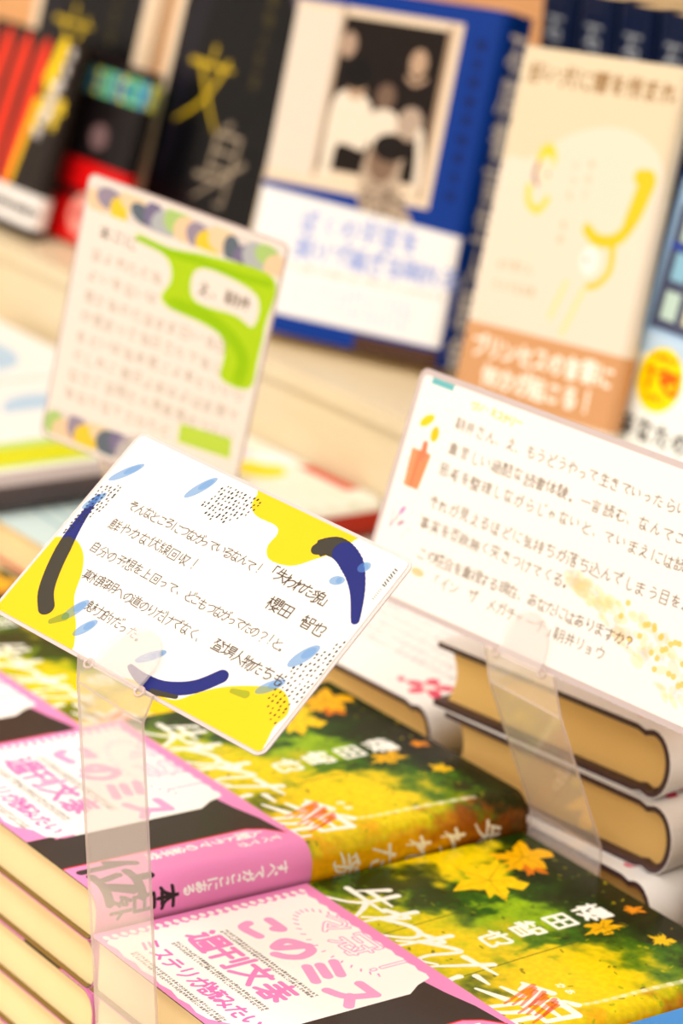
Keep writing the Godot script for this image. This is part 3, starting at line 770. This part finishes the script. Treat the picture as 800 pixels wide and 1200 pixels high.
func town_cover() -> Sheet:
	var c := Sheet.new(145, 188, 4, Color(0.62, 0.76, 0.9))
	c.box(0, 0, 145, 16, Color(0.2, 0.24, 0.3))
	c.oval(Vector2(20, 30), Vector2(16, 8), Color(0.86, 0.92, 0.97))
	c.oval(Vector2(6, 36), Vector2(8, 6), Color(0.25, 0.4, 0.78))
	write(c, "一日", Vector2(10, 40), 9, Vector2(10, 0), 1.2, Color(0.25, 0.25, 0.3))
	c.box(4, 52, 70, 58, Color(0.3, 0.32, 0.42))
	for i in 3:
		for k in 3: c.box(9 + i * 15, 56 + k * 18, 10, 13, [Color(0.75, 0.85, 0.8), Color(0.9, 0.88, 0.7), Color(0.55, 0.75, 0.85), Color(0.85, 0.6, 0.4)][(i + k * 2) % 4])
	c.box(4, 70, 70, 3, Color(0.2, 0.3, 0.68))
	c.box(0, 112, 145, 76, Color(0.75, 0.85, 0.93))
	c.box(0, 122, 145, 66, Color(0.95, 0.97, 0.95))
	c.oval(Vector2(20, 132), Vector2(15, 15), Color(1.0, 0.87, 0.0))
	write(c, "135", Vector2(8, 126), 10.5, Vector2(7.8, 0), 2.2, Color(0.85, 0.35, 0.05))
	scribble(c, 5, Vector2(12, 120.5), 2.6, Vector2(3.2, 0), 0.5, Color(0.85, 0.4, 0.05))
	scribble(c, 4, Vector2(13, 139), 2.8, Vector2(3.4, 0), 0.5, Color(0.85, 0.4, 0.05))
	write(c, "あなたのその言葉", Vector2(2, 150.5), 10, Vector2(12, 0), 1.5, Color(0.25, 0.22, 0.2))
	return c

func flower_cover() -> Sheet:
	var c := Sheet.new(141, 182, 5, Color(0.985, 0.98, 0.975))
	for r in 13: scribble(c, 18, Vector2(8, 50 + r * 8.2), 4.2, Vector2(5.0, 0), 0.45, Color(0.72, 0.72, 0.76))
	var at := Vector2(99, 166)
	for k in 5:
		var a := TAU * k / 5 + 0.3
		c.oval(at + Vector2(cos(a), sin(a)) * 6.2, Vector2(4.3, 2.9), Color(0.9, 0.32, 0.45), 1.0, a)
	c.oval(at, Vector2(3.0, 3.0), Color(0.98, 0.95, 0.94))
	c.oval(Vector2(86, 170), Vector2(3, 1.6), Color(0.92, 0.45, 0.55), 1.0, 0.6)
	write(c, "言葉の会", Vector2(30, 10), 16, Vector2(20, 0), 2.0, Color(0.75, 0.3, 0.4))
	return c

func yellow_oval_cover() -> Sheet:
	var c := Sheet.new(148, 194, 3.5, Color(0.955, 0.95, 0.9))
	c.box(64, 0, 44, 8, Color(0.85, 0.28, 0.18))
	c.oval(Vector2(60, 29), Vector2(15, 13), Color(1.0, 0.88, 0.0))
	c.oval(Vector2(46, 12), Vector2(12, 12), Color(0.98, 0.98, 0.99))
	c.oval(Vector2(30, 26), Vector2(9, 12), Color(0.93, 0.86, 0.9))
	for r in 5: scribble(c, 9, Vector2(82, 14 + r * 12), 5, Vector2(5, 0), 0.5, Color(0.8, 0.86, 0.74))
	c.box(0, 130, 148, 64, Color(0.82, 0.91, 0.92))
	for r in 3: c.path(v2([70, 150 + r * 10, 126, 154 + r * 10]), 2, Color(0.62, 0.76, 0.8))
	c.box(130, 0, 18, 194, Color(0.72, 0.2, 0.13))
	return c

func stripes_cover() -> Sheet:
	var c := Sheet.new(122, 148, 3.5, Color(0.95, 0.96, 0.95))
	c.box(48, 40, 40, 108, Color(0.72, 0.86, 0.45))
	c.box(58, 44, 24, 92, Color(0.85, 0.87, 0.08))
	c.box(86, 30, 6, 118, Color(0.93, 0.95, 0.86))
	c.oval(Vector2(60, 140), Vector2(16, 12), Color(0.5, 0.76, 0.9))
	c.oval(Vector2(66, 36), Vector2(10, 8), Color(0.55, 0.8, 0.9))
	c.box(93, 20, 12, 128, Color(0.72, 0.68, 0.68))
	c.box(105, 0, 17, 148, Color(0.34, 0.3, 0.31))
	write(c, "生気現在", Vector2(8, 12), 10, Vector2(12, 0), 1.2, Color(0.82, 0.85, 0.84))
	return c

func pale_cover(tint: Color, mark: Color) -> Sheet:
	var c := Sheet.new(148, 188, 3, Color(0.95, 0.955, 0.95))
	c.oval(Vector2(70, 60), Vector2(46, 34), tint)
	c.oval(Vector2(100, 84), Vector2(26, 18), Color(0.97, 0.97, 0.98))
	for r in 4: scribble(c, 12, Vector2(12, 120 + r * 14), 8, Vector2(9, 0), 0.8, mark)
	c.box(130, 0, 18, 188, tint)
	return c

# ---------------------------------------------------------------- card and stand
func card(called: String, label: String, design: Sheet, w: float, h: float, centre: Vector3, yaw: float, lean: float, roll: float, inset: float) -> Node3D:
	var o := thing(called, label, "sign card", Vector3.ZERO, "hand-written recommendation cards")
	var b := tilt(yaw, lean, roll)
	o.transform = Transform3D(b, centre * K + b * (Vector3(-w / 2, -h / 2, 0) * K))
	var st := new_st()
	prism(st, round_rect(w, h, 3.5), -0.5, 0.0)
	part("laminate_film", st.commit(), M.film, o, "milky clear laminate rim with rounded corners")
	var pst := new_st()
	prism(pst, round_rect(w - inset * 2, h - inset * 2, 2.0), 0.0, 0.22, Vector2(w - inset * 2, h - inset * 2))
	var p := part("paper_card", pst.commit(), printed(design, 0.5, 0.0), o)
	p.position = Vector3(inset, inset, 0) * K
	return o

# bent acrylic strip: path of (z, y) from the foot to the upper bend, then a bevel up to the tongue that grips the card
func acrylic_stand(label: String, x0: float, x1: float, path: PackedVector2Array, card_o: Vector3, b: Basis, along: float, up0: float) -> void:
	var o := thing("acrylic_card_stand", label, "card stand", Vector3(x0, path[0].y, path[0].x), "clear card stands")
	var off := -Vector3(x0, path[0].y, path[0].x)
	var th := 1.1
	var face := new_st()
	var edge := new_st()
	for i in path.size() - 1:
		strip(face, edge, Vector3(x0, path[i].y, path[i].x) + off, Vector3(x1, path[i].y, path[i].x) + off, Vector3(x1, path[i + 1].y, path[i + 1].x) + off, Vector3(x0, path[i + 1].y, path[i + 1].x) + off, th)
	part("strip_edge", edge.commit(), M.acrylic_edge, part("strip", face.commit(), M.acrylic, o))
	# bevel plate from the upper bend to the lower rim of the card, tongue over its face
	var end := path[path.size() - 1]
	var c0 := card_o + b * Vector3(along - 17, up0, 2.2)
	var c1 := card_o + b * Vector3(along + 17, up0, 2.2)
	face = new_st()
	edge = new_st()
	strip(face, edge, Vector3(x0, end.y, end.x) + off, Vector3(x1, end.y, end.x) + off, c1 + off, c0 + off, th)
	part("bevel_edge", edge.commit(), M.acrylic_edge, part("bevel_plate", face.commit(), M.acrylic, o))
	var p := PackedVector2Array()
	for k in 17:
		var a := PI * k / 16
		p.append(Vector2(cos(a) * 10.5, 7 + sin(a) * 13))
	p.append(Vector2(-10.5, 0))
	p.append(Vector2(10.5, 0))
	var st := new_st()
	prism(st, p, 0.0, 1.2)
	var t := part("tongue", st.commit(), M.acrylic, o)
	t.transform = Transform3D(b, (card_o + b * Vector3(along, up0 - 1, 0.9) + off) * K)
	for s in [-1.0, 1.0]:                                    # round relief notches beside the tongue
		var ring := TorusMesh.new()
		ring.inner_radius = 0.0011
		ring.outer_radius = 0.0021
		ring.rings = 16
		ring.ring_segments = 8
		var r := part("notch", ring, M.acrylic_edge, o)
		r.transform = Transform3D(b * Basis(Vector3.RIGHT, PI / 2), (card_o + b * Vector3(along + s * 11.5, up0 - 0.5, 1.6) + off) * K)

func strip(face: SurfaceTool, edge: SurfaceTool, a: Vector3, b: Vector3, c: Vector3, d: Vector3, th: float) -> void:
	var n := (b - a).cross(d - a).normalized()
	if n.z < 0.0: n = -n
	var k := n * th
	flat_quad(face, a, b, c, d, n)
	flat_quad(face, a - k, b - k, c - k, d - k, -n)
	flat_quad(edge, a, d, d - k, a - k, (a - b).normalized())
	flat_quad(edge, b, c, c - k, b - k, (b - a).normalized())
	flat_quad(edge, d, c, c - k, d - k, (d - a).normalized())

# ---------------------------------------------------------------- the scene
func _ready() -> void:
	rng.seed = 7
	# camera
	var cam := Camera3D.new()
	cam.name = "camera"
	add_child(cam)
	var right := Vector3(0.57800752, 0.06686607, -0.8132873)
	var up := Vector3(-0.28525338, 0.95031872, -0.12459868)
	cam.transform = Transform3D(Basis(right, up, right.cross(up)), Vector3(0.76137072, 0.44129293, 0.47314617)).orthonormalized()
	var lens := CameraAttributesPhysical.new()
	lens.frustum_focal_length = 12.0 / (600.0 / 3404.73)
	lens.frustum_focus_distance = 0.935
	lens.frustum_near = 0.05
	lens.frustum_far = 50.0
	lens.exposure_aperture = 6.2
	cam.attributes = lens
	# sky and exposure (the shop is a closed room; its ceiling panels light it)
	var env := Environment.new()
	env.background_mode = Environment.BG_COLOR
	env.background_color = Color(0.1, 0.1, 0.1)
	env.tonemap_mode = Environment.TONE_MAPPER_LINEAR
	env.tonemap_exposure = 0.46
	env.sdfgi_enabled = true
	env.ssao_enabled = true
	env.ssil_enabled = true
	var we := WorldEnvironment.new()
	we.name = "environment"
	we.environment = env
	add_child(we)
	# ceiling light panels
	M.glow = plain(Color(1, 1, 1))
	M.glow.emission_enabled = true
	M.glow.emission = Color(1.0, 0.95, 0.88)
	M.glow.emission_energy_multiplier = 2.0
	M.white_paint = noisy(Color(0.9, 0.89, 0.87), Color(0.94, 0.93, 0.91), Vector3(1, 1, 1), 0.8)
	var spots := [[-1700, 800], [-200, 800], [1300, 800], [-1700, 2100], [-200, 2100], [1300, 2100]]
	for i in spots.size():
		var at := Vector3(spots[i][0], 1880, spots[i][1])
		var o := thing("ceiling_light_panel", "white rectangular light panel set in the shop ceiling", "ceiling light", at, "ceiling light panels")
		var st := new_st()
		box(st, Vector3(-620, 0, -320), Vector3(620, 20, 320))
		part("frame", st.commit(), M.white_paint, o)
		st = new_st()
		box(st, Vector3(-590, -6, -290), Vector3(590, 0, 290))
		part("light_diffuser", st.commit(), M.glow, o)
		var l := AreaLight3D.new()
		l.name = numbered("panel_lamp")
		l.area_size = Vector2(1.18, 0.58)
		l.light_energy = 3.6
		l.light_color = Color(1.0, 0.975, 0.945)
		l.area_range = 8.0
		l.shadow_enabled = true
		l.transform = Transform3D(Basis(Vector3.RIGHT, -PI / 2), (at + Vector3(0, -12, 0)) * K)
		add_child(l)

	materials()
	room()
	novels()
	hardcovers()
	second_row()
	back_row()
	cards()

func materials() -> void:
	M.pages = noisy(Color(0.95, 0.84, 0.62), Color(0.99, 0.9, 0.71), Vector3(4, 900, 4), 0.85, 0.03)
	M.pages_gold = noisy(Color(0.93, 0.75, 0.43), Color(0.97, 0.81, 0.5), Vector3(4, 900, 4), 0.8, 0.03)  # cream paper deepened to gold; warm bounced light put into the colour
	M.plum = noisy(Color(0.24, 0.15, 0.15), Color(0.33, 0.22, 0.22), Vector3(30, 30, 30), 0.45)
	M.wood = noisy(Color(0.89, 0.82, 0.68), Color(0.91, 0.845, 0.71), Vector3(1.5, 14, 14), 0.35)
	M.wood_warm = noisy(Color(0.85, 0.62, 0.4), Color(0.92, 0.71, 0.5), Vector3(1.5, 12, 12), 0.5)
	M.film = plain(Color(0.82, 0.76, 0.755, 0.85), 0.2)
	M.film.transparency = BaseMaterial3D.TRANSPARENCY_ALPHA
	M.acrylic = plain(Color(0.99, 0.95, 0.94, 0.23), 0.05)  # whitish veil: light reflected off the strips put into colour and alpha
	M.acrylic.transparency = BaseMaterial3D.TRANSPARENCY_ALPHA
	M.acrylic_edge = plain(Color(0.86, 0.78, 0.75, 0.6), 0.1)
	M.acrylic_edge.transparency = BaseMaterial3D.TRANSPARENCY_ALPHA
	M.floor = noisy(Color(0.62, 0.55, 0.47), Color(0.7, 0.63, 0.55), Vector3(2, 2, 2), 0.4)

func room() -> void:
	structure("floor", Vector3(-3200, -900, -900), Vector3(2600, -850, 3000), M.floor)
	structure("ceiling", Vector3(-3200, 1905, -900), Vector3(2600, 1960, 3000), M.white_paint)
	structure("wall_back", Vector3(-3200, -850, -900), Vector3(2600, 1905, -760), M.white_paint)
	structure("wall_front", Vector3(-3200, -850, 2900), Vector3(2600, 1905, 3000), M.white_paint)
	structure("wall_left", Vector3(-3200, -850, -760), Vector3(-3100, 1905, 2900), M.white_paint)
	structure("wall_right", Vector3(2500, -850, -760), Vector3(2600, 1905, 2900), M.white_paint)
	var t := thing("display_table", "pale wooden shop table under the stacked books", "table", Vector3(-500, -850, -300))
	var st := new_st()
	box(st, Vector3(-1100, 850 + TABLE - 30, -430), Vector3(1100, 850 + TABLE, 400))
	part("table_top", st.commit(), M.wood, t)
	st = new_st()
	box(st, Vector3(-1060, 0, -420), Vector3(1060, 850 + TABLE - 30, 340))
	part("plinth", st.commit(), M.wood_warm, t)
	var r := thing("display_riser", "pale wooden step carrying the face-out books", "shelf", Vector3(-500, TABLE, -386))
	st = new_st()
	box(st, Vector3(-1080, RISER - TABLE - 9, -330), Vector3(1080, RISER - TABLE, 3))
	part("top_board", st.commit(), M.wood, r)
	st = new_st()
	box(st, Vector3(-1080, 0, -12), Vector3(1080, RISER - TABLE - 9, 0))
	part("front_panel", st.commit(), M.wood, r)
	st = new_st()
	box(st, Vector3(-1080, 0, -330), Vector3(1080, RISER - TABLE - 9, -318))
	part("rear_panel", st.commit(), M.wood, r)
	var s := thing("book_shelf_back", "warm wooden upright panel behind the face-out books", "shelf", Vector3(-500, RISER, -620))
	st = new_st()
	box(st, Vector3(-1080, 0, -90), Vector3(1080, 620, -70))
	part("back_panel", st.commit(), M.wood_warm, s)
	var u := thing("book_step", "pale wooden strip the navy novels stand on", "shelf", Vector3(-500, RISER, -600))
	st = new_st()
	box(st, Vector3(-1080, 0, -88), Vector3(1080, 12, 76))
	part("step_board", st.commit(), M.wood, u)

func stack(proto: Callable, n: int, at: Vector3, pitch: float, where: String, what: String, wobble: float, yaw := 0.0) -> void:
	for i in n:
		var o: Node3D = proto.call("%s, %s of %s" % [what, level(i, n), where])
		var top := i == n - 1
		var j := 0.0 if top else wobble
		o.position = (at + Vector3(rng.randf_range(-j, j), i * pitch, rng.randf_range(-j, 0.0))) * K
		o.rotation_degrees.y = yaw

func novels() -> void:
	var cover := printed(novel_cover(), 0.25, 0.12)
	var band := printed(novel_band(), 0.3, 0.1)
	var g := "pink-banded mystery novels"
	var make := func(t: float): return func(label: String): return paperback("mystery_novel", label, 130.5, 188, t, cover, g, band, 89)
	stack(make.call(20.2), 4, Vector3(0, TABLE, 0), 20.7, "the end stack by the thick hardcovers", "pink-banded green novel", 1.2)
	stack(make.call(19.0), 5, Vector3(-132.5, TABLE, -3), 19.2, "the stack touching the white flower book", "pink-banded green novel", 1.2)
	stack(make.call(20.6), 4, Vector3(-265, TABLE, 0), 21.4, "the stack under the yellow-navy card", "pink-banded green novel", 1.2)
	stack(make.call(20.0), 3, Vector3(-398, TABLE, 0), 20.5, "the stack beyond the yellow-navy card", "pink-banded green novel", 1.2)
	var blue := Sheet.new(150, 188, 3, Color(0.25, 0.55, 0.85))
	for i in 40: blue.line(Vector2(rng.randf_range(0, 140), rng.randf_range(0, 188)), Vector2(rng.randf_range(0, 140), rng.randf_range(0, 188)), 1.2, 0.4, Color(0.6, 0.8, 0.95), 0.7)
	var bm := printed(blue, 0.3, 0.2)
	stack(func(label: String): return paperback("blue_paperback", label, 130, 188, 20.2, bm, "blue paperbacks"), 4, Vector3(137, TABLE, -6), 20.8, "the stack next to the pink-banded novels", "sky blue paperback", 1.0)

func hardcovers() -> void:
	var flower := printed(flower_cover(), 0.4)
	var make := func(t: float): return func(label: String): return hardcover("thick_hardcover", label, 113, 182, t, flower, "white jacketed hardcovers")
	stack(make.call(25.6), 4, Vector3(-191, TABLE, -193), 25.7, "the stack showing its pink flower", "white jacketed hardcover", 1.0, 2.5)
	for k in 5:
		var o: Node3D = make.call(27.0).call("white jacketed hardcover, %s of the tall stack under the watercolour card" % level(k, 5))
		o.position = Vector3([-60, -60, -58, -60, -66.5][k], TABLE + k * 27.15, [-194, -195, -194, -194.6, -193.5][k]) * K
		o.rotation_degrees.y = [2.5, 2.5, 3.0, 7.0, 8.5][k]
	stack(make.call(28.2), 4, Vector3(68, TABLE, -208), 28.3, "the stack behind the blue paperbacks", "white jacketed hardcover", 1.0, 3.0)

func second_row() -> void:
	var yo := printed(yellow_oval_cover(), 0.35)
	var sc := printed(stripes_cover(), 0.35)
	var pc := printed(pale_cover(Color(0.7, 0.82, 0.93), Color(0.8, 0.84, 0.86)), 0.35)
	var pd := printed(pale_cover(Color(0.86, 0.9, 0.92), Color(0.84, 0.82, 0.8)), 0.35)
	stack(func(label: String): return paperback("cream_paperback", label, 130, 194, 20.4, yo, "cream paperbacks with red spine"), 4, Vector3(-487, TABLE, -190), 20.7, "the stack by the riser", "cream paperback with yellow oval", 1.0)
	stack(func(label: String): return paperback("pale_paperback", label, 130, 188, 20.4, pc, "pale blue paperbacks"), 4, Vector3(-621, TABLE, -186), 20.7, "the stack next to the cream paperbacks", "pale blue white paperback", 1.0)
	var s := paperback("striped_paperback", "green and yellow striped paperback lying across two stacks by the riser", 105, 148, 17.0, sc)
	s.position = Vector3(-516, 0.2, -182) * K
	stack(func(label: String): return paperback("pale_paperback", label, 130, 188, 20.4, pc, "pale blue paperbacks"), 4, Vector3(-755, TABLE, -186), 21.5, "the far stack beside the riser", "pale blue white paperback", 1.0)
	stack(func(label: String): return paperback("grey_paperback", label, 130, 188, 19.4, pd, "white grey paperbacks"), 3, Vector3(-349, TABLE, -194), 20.4, "the stack between cream books and flower book", "white grey paperback", 1.0)

func back_row() -> void:
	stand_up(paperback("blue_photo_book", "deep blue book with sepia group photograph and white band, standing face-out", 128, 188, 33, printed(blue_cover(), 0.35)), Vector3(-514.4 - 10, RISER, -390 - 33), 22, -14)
	stand_up(paperback("tan_book", "cream book with yellow figures and tan band, standing face-out", 106, 173, 11, printed(tan_cover(), 0.4)), Vector3(-303, 66, -390), 3.4, -13.2, 3.6)
	var bun := printed(bunshin_cover(), 0.3)
	for i in 2:
		var b := paperback("black_novel", ["black novel in cream frame standing face-out beside the blue photo book", "black novel in cream frame standing behind the red-flame paperback"][i], 136, 194, 18, bun, "black cream-framed novels")
		stand_up(b, [Vector3(-718, RISER, -464), Vector3(-879, RISER, -464)][i], 0, -12)
	stand_up(paperback("flame_paperback", "black paperback with red flame shapes and yellow lettering", 107, 122, 12, printed(flames_cover(), 0.35)), Vector3(-854, RISER, -409), 0, -15)
	stand_up(paperback("red_banded_paperback", "dark paperback with teal lettering and red band by the black novel", 105, 112, 11, printed(red_cover(), 0.35)), Vector3(-799, RISER, -429), 0, -15)
	stand_up(paperback("light_blue_book", "light blue house-picture book with round yellow sticker, standing face-out", 128, 188, 18, printed(town_cover(), 0.35)), Vector3(-207, RISER, -412), 0, -13)
	var navy := Sheet.new(160, 188, 3, Color(0.02, 0.09, 0.22))
	write(navy, "石原書言", Vector2(135, 14), 14, Vector2(0, 22), 1.8, Color(0.6, 0.62, 0.65))
	var nm := printed(navy, 0.35)
	for i in 7:
		var o := paperback("navy_novel", ["navy novel shelved spine-out right beside the blue photo book", "second navy novel counting from the blue photo book", "third navy novel counting from the blue photo book", "fourth navy novel counting from the blue photo book", "fifth navy novel counting from the blue photo book", "sixth navy novel counting from the blue photo book", "last navy novel in the row beginning at the blue photo book"][i], 128, 188, 30.6, nm, "navy novels shelved spine-out")
		o.transform = Transform3D(Basis(Vector3(0, 0, 1), Vector3(-1, 0, 0), Vector3(0, -1, 0)), Vector3(-414 + i * 31.4, RISER + 12, -658) * K)

func cards() -> void:
	var fw := 122.5
	var fh := 79.6
	var i := 1.7
	var fb := tilt(19.97, -48.92, -9.14)
	var fc := Vector3(33.85, 134.24, -13)
	card("recommendation_card", "white card with yellow blobs, navy strokes and black dots", front_card_print(fw, fh), fw, fh, fc, 19.97, -48.92, -9.14, 1.25)
	acrylic_stand("clear acrylic stand holding the yellow-navy card", 19.6, 59.0, v2([9, TABLE, 9, -22, 22, 102.5]), fc + fb * Vector3(-fw / 2, -fh / 2, 0), fb, 59.5, 0.0)
	var lw := 96.6
	var lh := 125.3
	var lc := Vector3(-262.7, 124.4, -185)
	var lb := tilt(31.1, 3.07, -10.6)
	card("recommendation_card", "white card with lime green marker and patterned paper borders", left_card_print(lw, lh), lw, lh, lc, 31.1, 3.07, -10.6, 1.2)
	acrylic_stand("clear acrylic stand holding the lime green marker card", -296, -256, v2([-189, TABLE, -189, 20, -180, 52]), lc + lb * Vector3(-lw / 2, -lh / 2, 0), lb, lw / 2, 0.0)
	var rw := 174.2
	var rh := 87.5
	var rc := Vector3(15.8, 119.3, -178)
	var rb := tilt(7.8, -15.9, -1.5)
	card("recommendation_card", "white watercolour card with orange jug sticker and brown handwriting", right_card_print(rw, rh), rw, rh, rc, 7.8, -15.9, -1.5, 2.4)
	acrylic_stand("clear acrylic stand holding the watercolour card", -0.2, 40.7, v2([-190.5, TABLE, -190.5, 8.5, -165, 64]), rc + rb * Vector3(-rw / 2, -rh / 2, 0), rb, rw / 2, 0.0)
